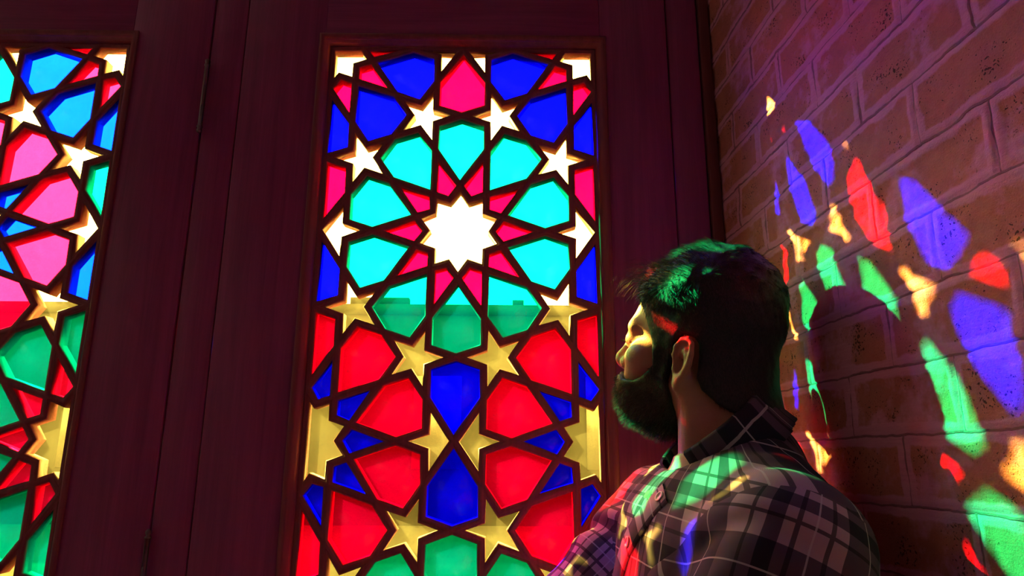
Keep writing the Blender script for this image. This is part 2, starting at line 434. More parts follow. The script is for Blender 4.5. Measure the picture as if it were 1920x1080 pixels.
# ------------------------------------------------------------------ rest of the room
PLASTER = mat_plain('warm plaster', (.42, .33, .27), .9, 12, .15, .001, .2)
CEILW = mat_wood('ceiling boards', False, (.08, .04, .03), (.16, .09, .06), .6)
def slab(name, boxes, mat):
    m = MB()
    for b in boxes: m.box(*b)
    return tag(m.build(name, mat), kind='structure')
XL, YB, HC = -3.4, -4.2, 3.1
slab('wall_front', [(XL - .12, -1.261, YF + .008, .16, 0, HC), (-1.261, .46, YF + .004, .10, Z0 + .621, HC), (.4372, .66, .006, .12, 0, HC)], PLASTER)
slab('wall_left', [(XL - .12, XL, YB, YF + .008, 0, HC)], PLASTER)
slab('wall_back', [(XL - .12, .9, YB - .12, YB, 0, HC)], PLASTER)
slab('ceiling', [(XL - .12, .9, YB - .12, .16, HC, HC + .12)], CEILW)
def mat_floor():
    t = NT('worn red carpet'); co = t.n('ShaderNodeTexCoord').outputs['Object']
    n = t.noise(co, 60, 4); n2 = t.noise(co, 4, 3)
    t.bsdf(t.mix(n.outputs[0], t.mix(n2.outputs[0], (.20, .055, .05), (.28, .09, .07)), (.14, .05, .05)), .95, bump=n.outputs[0], bump_d=.003, spec=.1); return t.m
slab('floor', [(XL - .12, .9, YB - .12, .16, -.12, 0)], mat_floor())

# ------------------------------------------------------------------ outside
def mat_ground():
    t = NT('courtyard paving'); co = t.n('ShaderNodeTexCoord').outputs['Object']
    b = t.n('ShaderNodeTexBrick'); b.inputs['Scale'].default_value = 1; b.inputs['Brick Width'].default_value = .5; b.inputs['Row Height'].default_value = .5; b.inputs['Mortar Size'].default_value = .01
    b.inputs['Color1'].default_value = (.016, .0145, .011, 1); b.inputs['Color2'].default_value = (.018, .016, .012, 1); b.inputs['Mortar'].default_value = (.01, .009, .007, 1); t.l(co, b.inputs['Vector'])
    t.bsdf(b.outputs[0], .9, spec=.2); return t.m
slab('ground', [(-40, 40, .17, 60, -.2, -.02)], mat_ground())
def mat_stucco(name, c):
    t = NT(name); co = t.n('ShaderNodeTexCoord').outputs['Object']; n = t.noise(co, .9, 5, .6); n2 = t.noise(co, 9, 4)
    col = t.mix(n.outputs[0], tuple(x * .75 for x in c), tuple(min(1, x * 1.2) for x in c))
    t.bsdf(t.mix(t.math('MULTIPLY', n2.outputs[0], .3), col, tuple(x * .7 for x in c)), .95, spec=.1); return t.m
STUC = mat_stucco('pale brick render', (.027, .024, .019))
CZ = Z0 - .36536
def roofz(py, y): return CZ + py * (y + 1.0768)
bld = empty('building', (0, 15, -.02))
def part(name, boxes, mat, parent, loc):
    m = MB()
    for b in boxes: m.box(b[0] - loc[0], b[1] - loc[0], b[2] - loc[1], b[3] - loc[1], b[4] - loc[2], b[5] - loc[2])
    return m.build(name, mat, parent)
L0 = (0, 15, -.02)
zt = roofz(.2225, 15)
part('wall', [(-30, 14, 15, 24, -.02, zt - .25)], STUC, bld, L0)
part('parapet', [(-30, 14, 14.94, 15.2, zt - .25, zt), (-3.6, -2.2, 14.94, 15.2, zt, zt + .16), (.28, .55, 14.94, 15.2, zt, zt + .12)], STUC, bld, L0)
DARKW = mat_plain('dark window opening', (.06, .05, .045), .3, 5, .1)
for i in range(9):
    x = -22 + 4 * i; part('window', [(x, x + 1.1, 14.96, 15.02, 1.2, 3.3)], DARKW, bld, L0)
tag(bld, 'pale rendered building with flat parapet seen dimly through the lower coloured glass', 'building')

# ------------------------------------------------------------------ light
SA, SE = .835974, .5371265
SUN = Vector((math.cos(SE) * math.sin(SA), -math.cos(SE) * math.cos(SA), -math.sin(SE)))
ld = bpy.data.lights.new('sun', 'SUN'); ld.energy = 98; ld.angle = R(.75); ld.color = (1, .96, .93)
so = bpy.data.objects.new('sun', ld); COL.objects.link(so); so.location = (-6, 6, 8)
so.rotation_euler = SUN.to_track_quat('-Z', 'Y').to_euler()
w = bpy.data.worlds.new('sky'); SC.world = w; w.use_nodes = True; nt = w.node_tree; nt.nodes.clear()
tc = nt.nodes.new('ShaderNodeTexCoord'); nrm = nt.nodes.new('ShaderNodeVectorMath'); nrm.operation = 'NORMALIZE'; nt.links.new(tc.outputs['Generated'], nrm.inputs[0])
dt = nt.nodes.new('ShaderNodeVectorMath'); dt.operation = 'DOT_PRODUCT'; nt.links.new(nrm.outputs[0], dt.inputs[0]); dt.inputs[1].default_value = (-SUN)[:]
def wm(op, a, b):
    n = nt.nodes.new('ShaderNodeMath'); n.operation = op
    for i, x in enumerate((a, b)):
        if isinstance(x, (int, float)): n.inputs[i].default_value = x
        else: nt.links.new(x, n.inputs[i])
    return n.outputs[0]
glow = wm('POWER', wm('MAXIMUM', dt.outputs['Value'], 0.0), 12.0)
SKY_BASE, SKY_GLOW = 38.0, 48.0
stv = wm('ADD', wm('MULTIPLY', glow, SKY_GLOW), SKY_BASE)
bg = nt.nodes.new('ShaderNodeBackground'); bg.inputs[0].default_value = (1, .985, .95, 1); nt.links.new(stv, bg.inputs[1])
wo = nt.nodes.new('ShaderNodeOutputWorld'); nt.links.new(bg.outputs[0], wo.inputs[0])

# ------------------------------------------------------------------ camera
FPX = 1284.18768
CAM = Vector((.07556343, -1.07679489, Z0 - .36535963))
MR = [(.9999, -.013, .0047), (-.0077, -.2419, .9703), (.0115, .9702, .2420)]
def cam_axes():
    pit, yaw, rol = .244389353, .0118105635, .00485868410
    fw = Vector((math.sin(yaw) * math.cos(pit), math.cos(yaw) * math.cos(pit), math.sin(pit)))
    r0 = Vector((math.cos(yaw), -math.sin(yaw), 0)); u0 = r0.cross(fw)
    return r0 * math.cos(rol) + u0 * math.sin(rol), -r0 * math.sin(rol) + u0 * math.cos(rol), fw
_r, _u, _f = cam_axes()
cd = bpy.data.cameras.new('camera'); cam = bpy.data.objects.new('camera', cd); COL.objects.link(cam)
cd.sensor_width = 36; cd.lens = FPX / 1920 * 36; cd.clip_start = .01
mw = Matrix(((_r.x, _u.x, -_f.x, CAM.x), (_r.y, _u.y, -_f.y, CAM.y), (_r.z, _u.z, -_f.z, CAM.z), (0, 0, 0, 1)))
cam.matrix_world = mw; SC.camera = cam
vs = SC.view_settings; vs.view_transform = 'Standard'; vs.look = 'None'; vs.gamma = 1; vs.exposure = 0; vs.use_curve_mapping = False
SC.cycles.transparent_max_bounces = 16; SC.cycles.max_bounces = 10; SC.cycles.diffuse_bounces = 6
SC.cycles.sample_clamp_indirect = 6.0

# ====================================================================== the man
f32 = np.float32
def vlen(P): return np.sqrt((P * P).sum(-1))
def s_ell(P, c, r):
    q = P - np.array(c, f32); r = np.array(r, f32)
    k0 = vlen(q / r); k1 = vlen(q / (r * r)) + 1e-9
    return k0 * (k0 - 1) / k1
def s_sph(P, c, r): return vlen(P - np.array(c, f32)) - r
def s_cap(P, a, b, ra, rb):
    a = np.array(a, f32); b = np.array(b, f32); ab = b - a
    t = np.clip(((P - a) @ ab) / (ab @ ab), 0, 1)
    return vlen(P - a - t[..., None] * ab) - (ra + (rb - ra) * t)
def smin(a, b, k):
    h = np.clip(.5 + .5 * (b - a) / k, 0, 1); return b + (a - b) * h - k * h * (1 - h)
def smax(a, b, k): return -smin(-a, -b, k)
def s_poly(F, U, pts):
    """signed distance to a polygon in a plane, negative inside"""
    pts = np.array(pts, f32); d = np.full(F.shape, 1e9, f32); ins = np.zeros(F.shape, bool)
    n = len(pts)
    for i in range(n):
        a, b = pts[i], pts[(i + 1) % n]; e = b - a
        wx, wy = F - a[0], U - a[1]
        t = np.clip((wx * e[0] + wy * e[1]) / (e @ e), 0, 1)
        d = np.minimum(d, (wx - e[0] * t) ** 2 + (wy - e[1] * t) ** 2)
        c = ((a[1] <= U) & (b[1] > U)) | ((b[1] <= U) & (a[1] > U))
        with np.errstate(divide='ignore', invalid='ignore'):
            ins ^= c & (F < (b[0] - a[0]) * (U - a[1]) / (b[1] - a[1] if b[1] != a[1] else 1e-9) + a[0])
    d = np.sqrt(d); return np.where(ins, -d, d)

def surface_net(v, xs, ys, zs):
    """iso-surface v=0 on a grid with uneven spacing: verts, quads"""
    s = v < 0; nx, ny, nz = v.shape
    sh = (nx - 1, ny - 1, nz - 1)
    cnt = np.zeros(sh, np.int8)
    for i in (0, 1):
        for j in (0, 1):
            for k in (0, 1): cnt += s[i:nx - 1 + i, j:ny - 1 + j, k:nz - 1 + k]
    act = (cnt > 0) & (cnt < 8); I, J, K = np.nonzero(act); n = len(I)
    ids = -np.ones(sh, np.int64); ids[I, J, K] = np.arange(n)
    corner = {}
    for i in (0, 1):
        for j in (0, 1):
            for k in (0, 1): corner[i, j, k] = (v[I + i, J + j, K + k], np.stack([xs[I + i], ys[J + j], zs[K + k]], -1))
    acc = np.zeros((n, 3)); num = np.zeros(n)
    ks = list(corner)
    for a in range(8):
        for b in range(a + 1, 8):
            if sum(abs(p - q) for p, q in zip(ks[a], ks[b])) != 1: continue
            va, pa = corner[ks[a]]; vb, pb = corner[ks[b]]
            cr = (va < 0) != (vb < 0); t = np.where(cr, va / np.where(cr, va - vb, 1), 0)
            acc += np.where(cr[:, None], pa + t[:, None] * (pb - pa), 0); num += cr
    V = acc / num[:, None]
    quads = []
    def faces(sl0, sl1, cells):
        a, b = s[sl0], s[sl1]; cr = a != b
        c = [ids[q] for q in cells]
        I2 = np.nonzero(cr)
        q = np.stack([x[I2] for x in c], -1); flip = b[I2]
        ok = (q >= 0).all(1); q = q[ok]; flip = flip[ok]
        q[flip] = q[flip][:, ::-1]; quads.append(q)
    A = slice(None)
    m = slice(0, -1); p = slice(1, None); inn = slice(1, -1)
    # edges along x
    faces((m, inn, inn), (p, inn, inn), [(A, m, m), (A, p, m), (A, p, p), (A, m, p)])
    faces((inn, m, inn), (inn, p, inn), [(m, A, m), (m, A, p), (p, A, p), (p, A, m)])
    faces((inn, inn, m), (inn, inn, p), [(m, m, A), (p, m, A), (p, p, A), (m, p, A)])
    return V, np.concatenate(quads)

def relax(V, Q, it=2, lam=.5):
    n = len(V); e = np.concatenate([Q[:, [0, 1]], Q[:, [1, 2]], Q[:, [2, 3]], Q[:, [3, 0]]])
    deg = np.bincount(e.ravel(), minlength=n)[:, None]
    for _ in range(it):
        acc = np.zeros_like(V)
        for c in range(3): acc[:, c] = np.bincount(e[:, 0], V[e[:, 1], c], n) + np.bincount(e[:, 1], V[e[:, 0], c], n)
        V = V + lam * (acc / np.maximum(deg, 1) - V)
    return V

def axis_pts(segs):
    """[(from, to, step), ...] -> one rising axis"""
    out = []
    for a, b, h in segs: out.append(np.arange(a, b - 1e-6, h))
    out.append([segs[-1][1]]); return np.concatenate(out).astype(f32)
def grid(xs, ys, zs):
    G = np.empty((len(xs), len(ys), len(zs), 3), f32)
    G[..., 0] = xs[:, None, None]; G[..., 1] = ys[None, :, None]; G[..., 2] = zs[None, None, :]; return G

# all figures below are relative to the rosette centre (height Z0)
def norm(v): v = np.array(v, float); return v / np.linalg.norm(v)
HO = np.array([.3235, -.2440, -.2512])            # between the ears
AZ, PITCH, HS = R(140.0), R(16.0), .920
HF = np.array([math.cos(AZ) * math.cos(PITCH), math.sin(AZ) * math.cos(PITCH), math.sin(PITCH)])
HL = norm(np.cross([0, 0, 1], HF)); HU = np.cross(HF, HL)
HM = np.stack([HF, HL, HU])                     # world -> head rows
def to_head(P): return ((P - HO.astype(f32)) @ (HM.T / HS).astype(f32)).astype(f32)
def from_head(p): return HO + np.asarray(p) @ HM * HS

def skull(P):
    """head without ears and nose; P in head space (forward, left, up)"""
    M = P.copy(); M[..., 1] = np.abs(M[..., 1])
    d = s_ell(M, (.000, 0, .055), (.079, .074, .092))
    d = smin(d, s_ell(M, (.049, 0, .044), (.0615, .060, .063)), .02)
    d = smin(d, s_ell(M, (.040, 0, -.034), (.056, .054, .064)), .02)
    d = smin(d, s_cap(M, (.004, .048, -.044), (.072, .014, -.062), .017, .016), .022)
    d = smin(d, s_sph(M, (.080, 0, -.063), .017), .02)
    d = smin(d, s_ell(M, (.066, .046, -.012), (.028, .022, .021)), .02)
    d = smin(d, s_ell(M, (.074, .034, -.036), (.021, .019, .024)), .014)
    d = smin(d, s_ell(M, (.082, 0, -.055), (.022, .032, .030)), .016)
    d = smin(d, s_ell(M, (.0930, .025, .028), (.0115, .026, .011)), .020)
    return d
def face(P):
    M = P.copy(); M[..., 1] = np.abs(M[..., 1])
    d = skull(P)
    d = smax(d, -s_ell(M, (.1175, .036, .011), (.0165, .0155, .0090)), .014)
    d = smin(d, s_sph(M, (.0935, .032, .0115), .0140), .006)
    lid = np.abs(M[..., 2] - .0075 + .12 * (M[..., 1] - .032) ** 2 / .01) 
    d = d + .0009 * np.exp(-(lid / .0012) ** 2) * (s_sph(M, (.0925, .032, .0115), .0155) < 0)
    n = s_cap(M, (.1050, 0, .032), (.1235, 0, -.013), .0085, .0098)
    n = smin(n, s_sph(M, (.1245, 0, -.0180), .0112), .008)
    n = smin(n, s_ell(M, (.1085, .0135, -.0235), (.0125, .0075, .0085)), .006)
    n = smin(n, s_cap(M, (.101, .006, .012), (.108, .010, -.018), .006, .009), .008)
    n = smin(n, s_cap(M, (.121, 0, -.026), (.098, 0, -.034), .0055, .006), .006)
    d = smin(d, n, .009)
    d = smax(d, -s_ell(M, (.1150, .0068, -.0325), (.0060, .0034, .0050)), .003)
    lp = smin(s_ell(M, (.0985, 0, -.0500), (.0115, .024, .0060)), s_ell(M, (.0970, 0, -.0590), (.0110, .021, .0068)), .0025)
    d = smin(d, lp, .004)
    # ear
    c, s_ = math.cos(R(20)), math.sin(R(20))
    q = M - np.array((-.005, .0735, -.008), f32)
    E = np.stack([(q[..., 0] * c - q[..., 1] * s_) * 1.06, q[..., 2] + .16 * q[..., 0], q[..., 0] * s_ + q[..., 1] * c], -1)   # forward, up, outward
    near = (vlen(q) < .055)
    if near.any():
        e = E[near]
        plate = s_ell(e, (-.002, .004, .004), (.0165, .0285, .0042))
        out = [(.006, .002), (.012, .012), (.011, .023), (.003, .0305), (-.008, .031), (-.0165, .024), (-.0185, .012), (-.0165, -.001), (-.012, -.012), (-.006, -.020)]
        hx = None
        for a, b in zip(out[:-1], out[1:]):
            k = s_cap(e, (*a, .0085), (*b, .0085), .0033, .0033); hx = k if hx is None else smin(hx, k, .002)
        ear = smin(plate, hx, .003)
        ah = smin(s_cap(e, (-.003, .022, .007), (-.0105, .010, .0075), .0028, .0030), s_cap(e, (-.0105, .010, .0075), (-.0065, -.009, .0070), .0030, .0028), .003)
        ear = smin(ear, ah, .004)
        ear = smin(ear, s_ell(e, (-.001, -.0235, .0055), (.0078, .0100, .0050)), .006)
        ear = smin(ear, s_cap(e, (.0105, .004, .004), (.0085, -.006, .006), .0040, .0038), .004)
        ear = smax(ear, -s_ell(e, (.000, -.001, .0100), (.0075, .0125, .0090)), .004)
        ear = smax(ear, -s_ell(e, (-.005, .0235, .0110), (.0070, .0040, .0050)), .003)
        d[near] = smin(d[near], ear, .004)
    return d

NB = (.342, -.270, -.395)                       # neck base
NECK_A = from_head((-.030, 0, -.030))
SH_N, EL_N, WR_N = (.330, -.430, -.448), (.196, -.500, -.690), (.085, -.285, -.655)      # near arm
SH_F, EL_F, WR_F = (.290, -.112, -.446), (.078, -.150, -.640), (.120, -.380, -.690)      # far arm
HIP = (.300, -.268, -.880)
def trunk(P, g=0.0):
    d = s_ell(P, (.308, -.270, -.575), (.100 + g, .160 + g, .200 + g))
    d = smin(d, s_ell(P, (.300, -.270, -.740), (.100 + g, .148 + g, .170 + g)), .06)
    d = smin(d, s_ell(P, (.300, -.270, -.890), (.104 + g, .162 + g, .125 + g)), .05)
    d = smin(d, s_cap(P, SH_N, SH_F, .052 + g, .050 + g), .06)
    d = smin(d, s_cap(P, (.354, -.285, -.368), (.345, -.395, -.428), .040 + g, .040 + g), .04)
    d = smin(d, s_cap(P, (.352, -.270, -.385), (.305, -.140, -.432), .040 + g, .040 + g), .04)
    return d
def neck(P):
    d = s_cap(P, NECK_A, NB, .054, .060)
    return smin(d, s_cap(P, from_head((-.015, .058, -.03)), (.285, -.288, -.418), .012, .011), .03)
def arm(P, sh, el, wr, g=0.0):
    d = s_cap(P, sh, el, .055 + g, .042 + g)
    return smin(d, s_cap(P, el, wr, .043 + g, .030 + g), .02)
def hand(P, wr, dirn, side, up):
    """palm and five curled fingers"""
    w = np.array(wr); f = norm(dirn); u = norm(np.array(up) - f * np.dot(up, f)); s = np.cross(f, u) * side
    L = lambda a, b, c: w + f * a + s * b + u * c
    d = s_cap(P, L(.0, 0, 0), L(.02, 0, 0), .028, .028)
    for k, (b, ln) in enumerate(((-.030, .074), (-.010, .084), (.010, .078), (.028, .062))):
        d = smin(d, s_cap(P, L(.02, b * .5, 0), L(.085, b, 0), .014, .0115), .012)
        d = smin(d, s_cap(P, L(.085, b, 0), L(.085 + ln * .55, b, -.012), .0095, .0085), .004)
        d = smin(d, s_cap(P, L(.085 + ln * .55, b, -.012), L(.085 + ln * .8, b, -.034), .0085, .0075), .003)
    d = smin(d, s_cap(P, L(.02, -.018, 0), L(.055, -.050, -.012), .015, .011), .010)
    return smin(d, s_cap(P, L(.055, -.050, -.012), L(.090, -.058, -.026), .0105, .0085), .004)
LEGS = [((.300, -.350, -.900), (.262, -.365, -1.330), (.262, -.372, -1.715)), ((.300, -.185, -.900), (.235, -.180, -1.330), (.228, -.178, -1.715))]
def legs(P, g=0.0):
    d = None
    for h, k, a in LEGS:
        e = smin(s_cap(P, h, k, .086 + g, .056 + g), s_cap(P, k, a, .056 + g, .040 + g), .03); d = e if d is None else smin(d, e, .03)
    return d

def build_body(mat, parent):
    xs = axis_pts([(.02, .19, .006), (.19, .41, .0022), (.41, .47, .006)])
    ys = axis_pts([(-.60, -.40, .006), (-.40, -.145, .0022), (-.145, -.04, .006)])
    zs = axis_pts([(-1.775, -.76, .012), (-.76, -.60, .0055), (-.60, -.41, .006), (-.41, -.13, .0022), (-.13, -.08, .004)])
    G = grid(xs, ys, zs); v = np.full(G.shape[:3], .2, f32)
    lo = zs < -.36
    P = G[:, :, lo]
    d = trunk(P); d = smin(d, arm(P, SH_N, EL_N, WR_N), .03); d = smin(d, arm(P, SH_F, EL_F, WR_F), .03)
    hd = (zs > -.80) & (zs < -.55)
    d = smin(d, legs(P), .04)
    for h, k, a in LEGS:
        d = smin(d, s_cap(P, (a[0] + .02, a[1], -1.745), (a[0] - .17, a[1], -1.752), .034, .026), .02)
    Q = G[:, :, hd]; i0 = np.nonzero(hd)[0]
    v[:, :, lo] = d
    hh = np.minimum(hand(Q, WR_N, (-.10, 1.0, .02), 1, (-.95, -.1, .3)), hand(Q, WR_F, (.35, -.92, .05), -1, (-.8, -.3, .5)))
    v[:, :, hd] = smin(v[:, :, hd], hh, .012)
    up = zs > -.50
    P = G[:, :, up]; v[:, :, up] = smin(v[:, :, up], neck(P), .035)
    ix = (xs > .18) & (xs < .43); iy = (ys > -.42) & (ys < -.13); iz = zs > -.44
    sub = np.ix_(ix, iy, iz); H = to_head(G[sub]); v[sub] = smin(v[sub], face(H) * HS, .016)
    V, Q = surface_net(v, xs, ys, zs); V = relax(V, Q, 1, .4)
    V[:, 2] += Z0
    return mesh_np('body', V, Q, mat, parent, True)

# ---- hair and beard
HAIR_POLY = [(.16, .25), (.122, .110), (.112, .098), (.093, .074), (.072, .050), (.062, .032), (.052, .014), (.044, -.008), (.042, -.030), (.0185, -.036), (.0175, -.008), (.0145, .014), (.004, .029), (-.010, .028), (-.018, .020), (-.021, .000), (-.025, -.020), (-.034, -.034), (-.057, -.048), (-.088, -.056), (-.20, -.056), (-.20, .25)]
BEARD_POLY = [(.019, -.010), (.043, -.012), (.048, -.026), (.058, -.036), (.070, -.043), (.085, -.044), (.097, -.039), (.112, -.035), (.14, -.038), (.14, -.16), (.03, -.16), (.000, -.075), (.006, -.050), (.018, -.034)]
def shell_grid(h=.0022):
    xs = axis_pts([(.17, .455, h)]); ys = axis_pts([(-.43, -.12, h)]); zs = axis_pts([(-.42, -.04, h)])
    return xs, ys, zs, to_head(grid(xs, ys, zs))
def n3(H, sc, seed):
    return (vnoise(H[..., 0] * sc + H[..., 1] * sc * .7, H[..., 2] * sc - H[..., 1] * sc * .6, seed) - .5)
def build_shells():
    xs, ys, zs, H = shell_grid()
    sk = skull(H); F, L, U = H[..., 0], H[..., 1], H[..., 2]
    top = np.clip((U - .035) / .08, 0, 1); frontness = np.clip((F - .0) / .09, 0, 1)
    th = .0065 + .0035 * np.clip((-F) / .08, 0, 1) + top ** 1.2 * (.009 + .005 * frontness)
    th = th * np.clip((U + .125) / .07, .25, 1)
    th = th + n3(H, 60, 21) * .0035 * (.3 + top) + n3(H, 160, 22) * .0012
    nkd = neck(grid(xs, ys, zs)) / HS
    sk = smin(sk, nkd, .03)
    hair = smax(sk - th, s_poly(F, U, HAIR_POLY), .007)
    hair = smax(hair, -(sk + .004), .004)
    fc = face(H)
    bt = .0085 + .001 * np.clip((F - .05) / .04, 0, 1) * np.clip((-U - .06) / .03, 0, 1) - .006 * np.clip((U + .04) / .03, 0, 1)
    bt = bt + n3(H, 120, 23) * .002
    beard = smax(fc - bt, s_poly(F, U, BEARD_POLY), .008)
    beard = smax(beard, s_cap(H, (.075, 0, -.083), (.02, 0, -.03), .075, .105), .01)
    nk = s_ell(H, (.100, 0, -.0545), (.012, .017, .0034)); beard = smax(beard, -nk, .003)
    beard = smax(beard, -(fc + .003), .003)
    return (surface_net(hair, xs, ys, zs), surface_net(beard, xs, ys, zs))

def strands(roots, dirs, lens, rad, bend, steps=4, jit=.25, rng=RNG):
    """thin tapering three-sided hairs; bend(p, d, t) steers"""
    n = len(roots); p = roots.copy(); d = dirs / (np.linalg.norm(dirs, axis=1)[:, None] + 1e-9)
    rings = []; ax = np.cross(d, rng.normal(size=(n, 3))); ax /= np.linalg.norm(ax, axis=1)[:, None] + 1e-9
    for s in range(steps + 1):
        bx = np.cross(d, ax); bx /= np.linalg.norm(bx, axis=1)[:, None] + 1e-9
        r = rad * (1 - .85 * s / steps)
        ring = [p + r[:, None] * (math.cos(a) * ax + math.sin(a) * bx) for a in (0, 2.094, 4.189)]
        rings.append(np.stack(ring, 1))
        d = d + bend(p, d, s / steps) + rng.normal(size=(n, 3)) * jit / steps
        d /= np.linalg.norm(d, axis=1)[:, None] + 1e-9
        p = p + d * (lens / steps)[:, None]
    V = np.stack(rings, 1).reshape(n, -1, 3)
    m = (steps + 1) * 3; base = (np.arange(n) * m)[:, None]
    loc = []
    for s in range(steps):
        for k in range(3):
            a, b = s * 3 + k, s * 3 + (k + 1) % 3; loc.append((a, b, b + 3, a + 3))
    Q = (base[:, :, None] + np.array(loc)[None]).reshape(-1, 4)
    return V.reshape(-1, 3), Q
def face_samples(V, Q, n, rng=RNG):
    a = V[Q[:, 0]]; c = V[Q[:, 2]]; b = V[Q[:, 1]]; dd = V[Q[:, 3]]
    nr = np.cross(c - a, dd - b); ar = np.linalg.norm(nr, axis=1); nr = nr / (ar[:, None] + 1e-12)
    i = rng.choice(len(Q), n, p=ar / ar.sum()); w = rng.dirichlet((1, 1, 1, 1), n)
    return a[i] * w[:, :1] + b[i] * w[:, 1:2] + c[i] * w[:, 2:3] + dd[i] * w[:, 3:], nr[i]
def merge(parts):
    V = []; Q = []; o = 0
    for v, q in parts: V.append(v); Q.append(q + o); o += len(v)
    return np.concatenate(V), np.concatenate(Q)

def mat_skin():
    t = NT('skin'); co = t.n('ShaderNodeTexCoord').outputs['Object']
    n = t.noise(co, 60, 4); n2 = t.noise(co, 700, 2)
    c = t.mix(n.outputs[0], (.27, .10, .068), (.36, .145, .095))
    t.bsdf(c, .5, bump=n2.outputs[0], bump_d=.0004, spec=.4, Subsurface_Weight=.12, Subsurface_Scale=.004); return t.m
def mat_hair(name, c):
    t = NT(name); co = t.n('ShaderNodeTexCoord').outputs['Object']
    n = t.noise(t.mapping(co, scale=(1, 1, .35)), 900, 3, .7)
    k = t.ramp(n.outputs[0], [(.38, (0, 0, 0)), (.62, (1, 1, 1))])
    t.bsdf(t.mix(k, tuple(x * .15 for x in c), tuple(x * 1.7 for x in c)), .6, bump=n.outputs[0], bump_d=.0012, spec=.3); return t.m
SKIN = mat_skin(); HAIRM = mat_hair('black hair', (.010, .007, .006)); BEARDM = mat_hair('black beard', (.013, .008, .006))

man = empty('person', (.27, -.27, 0))
tag(man, 'person with dark beard in plaid shirt leaning by the brick wall, facing window', 'person')
def own(o):       # keep world place while hanging under the person
    o.matrix_parent_inverse = Matrix.Translation(-man.location); return o
own(build_body(SKIN, man))
(hV, hQ), (bV, bQ) = build_shells()
def flow_hair(p, nrm):
    h = (p - HO) @ HM.T / HS
    f = h[:, 0]; u = h[:, 2]
    top = np.clip((u - .05) / .06, 0, 1)[:, None]
    fwd = np.clip((f + .02) / .09, 0, 1)[:, None]
    back = HM[0] * -1.0; down = -HM[2]
    g = (1 - top) * (down * .9 + back * .5) + top * (HM[0] * (1.1 * fwd - .1) + HM[2] * .25 * fwd + np.array([0, 0, 0]))
    return g
def hair_mesh():
    rng = RNG
    p, nr = face_samples(hV, hQ, 42000)
    h = (p - HO) @ HM.T / HS
    keep = h[:, 2] > -.15
    p, nr, h = p[keep], nr[keep], h[keep]
    top = np.clip((h[:, 2] - .03) / .07, 0, 1)
    fl = flow_hair(p, nr); fl = fl - nr * (fl * nr).sum(1)[:, None]; fl /= np.linalg.norm(fl, axis=1)[:, None] + 1e-6
    front = np.clip((h[:, 0] + .03) / .09, 0, 1)
    d = fl + nr * (.10 + .34 * top * front)[:, None] + rng.normal(size=p.shape) * (.10 + .16 * top * front)[:, None]
    front = np.clip((h[:, 0] + .03) / .09, 0, 1)
    ln = .006 + .012 * top * (1 - .45 * np.clip((h[:, 0] - .06) / .04, 0, 1)) * (.35 + .65 * front) * rng.uniform(.5, 1.3, len(p)) + .003 * rng.random(len(p))
    parts = [(hV, hQ), strands(p - nr * .002, d, ln, np.full(len(p), .00038), lambda q, dd, t: fl * .12, 3, .12)]
    # loose fringe standing out over the forehead
    n = 300
    a = rng.uniform(-1, 1, n)
    root = np.stack([.096 + .016 * rng.random(n) - .030 * np.abs(a) ** 2, a * .052, .092 + .028 * rng.random(n) - .006 * np.abs(a)], 1)
    roots = HO + root @ HM * HS
    up = rng.uniform(.2, 1.9, n)
    dv = HM[0][None] * 1.0 + HM[2][None] * up[:, None] + HM[1][None] * (a * .25 + rng.normal(size=n) * .18)[:, None]
    ln = rng.uniform(.024, .074, n) * (1 - .35 * np.abs(a))
    parts.append(strands(roots, dv, ln, rng.uniform(.00012, .00019, n), lambda q, dd, t: (np.array([0, 0, -1]) * .36 + HM[0] * .10), 6, .30))
    return merge(parts)
def beard_mesh():
    p, nr = face_samples(bV, bQ, 15000)
    h = (p - HO) @ HM.T / HS
    fl = -HM[2] * .7 + HM[0] * .35
    d = fl + nr * .75 + RNG.normal(size=p.shape) * .35
    ln = RNG.uniform(.005, .014, len(p)) * np.clip(.4 + (-h[:, 2] - .03) * 12, .45, 1.2)
    return merge([(bV, bQ), strands(p - nr * .0015, d, ln, np.full(len(p), .00028), lambda q, dd, t: fl * .2, 3, .5)])
V, Q = hair_mesh(); V[:, 2] += Z0; own(mesh_np('hair', V, Q, HAIRM, man, True))
V, Q = beard_mesh(); V[:, 2] += Z0; own(mesh_np('beard', V, Q, BEARDM, man, True))
def brow_mesh(s):
    n = 170; a = RNG.uniform(0, 1, n)
    F0 = .1085 - .020 * a ** 2; Lq = s * (.012 + .036 * a); U0 = .028 + .006 * np.sin(a * 2.4) + RNG.normal(size=n) * .0018
    r = np.stack([F0, Lq, U0], 1)
    d = np.stack([.35 - .5 * a, s * (.5 + a * .3), .5 - .5 * a], 1) + RNG.normal(size=(n, 3)) * .2
    return strands(HO + r @ HM * HS, d @ HM, RNG.uniform(.006, .010, n), np.full(n, .00030), lambda q, dd, t: -HM[0] * .15, 3, .15)
for s in (1, -1):
    V, Q = brow_mesh(s); V[:, 2] += Z0; own(mesh_np('eyebrow', V, Q, HAIRM, man, True))
def lash_mesh(s):
    n = 60; a = RNG.uniform(-1, 1, n)
    r = np.stack([.1050 - .0035 * a ** 2, s * (.032 + .0105 * a), .0068 - .001 * a ** 2], 1)
    d = np.stack([np.full(n, 1.0), s * a * .5, np.full(n, -.35)], 1) + RNG.normal(size=(n, 3)) * .12
    return strands(HO + r @ HM * HS, d @ HM, RNG.uniform(.006, .009, n), np.full(n, .00022), lambda q, dd, t: HM[2] * .25, 3, .1)
for s in (1, -1):
    V, Q = lash_mesh(s); V[:, 2] += Z0; own(mesh_np('eyelashes', V, Q, HAIRM, man, True))

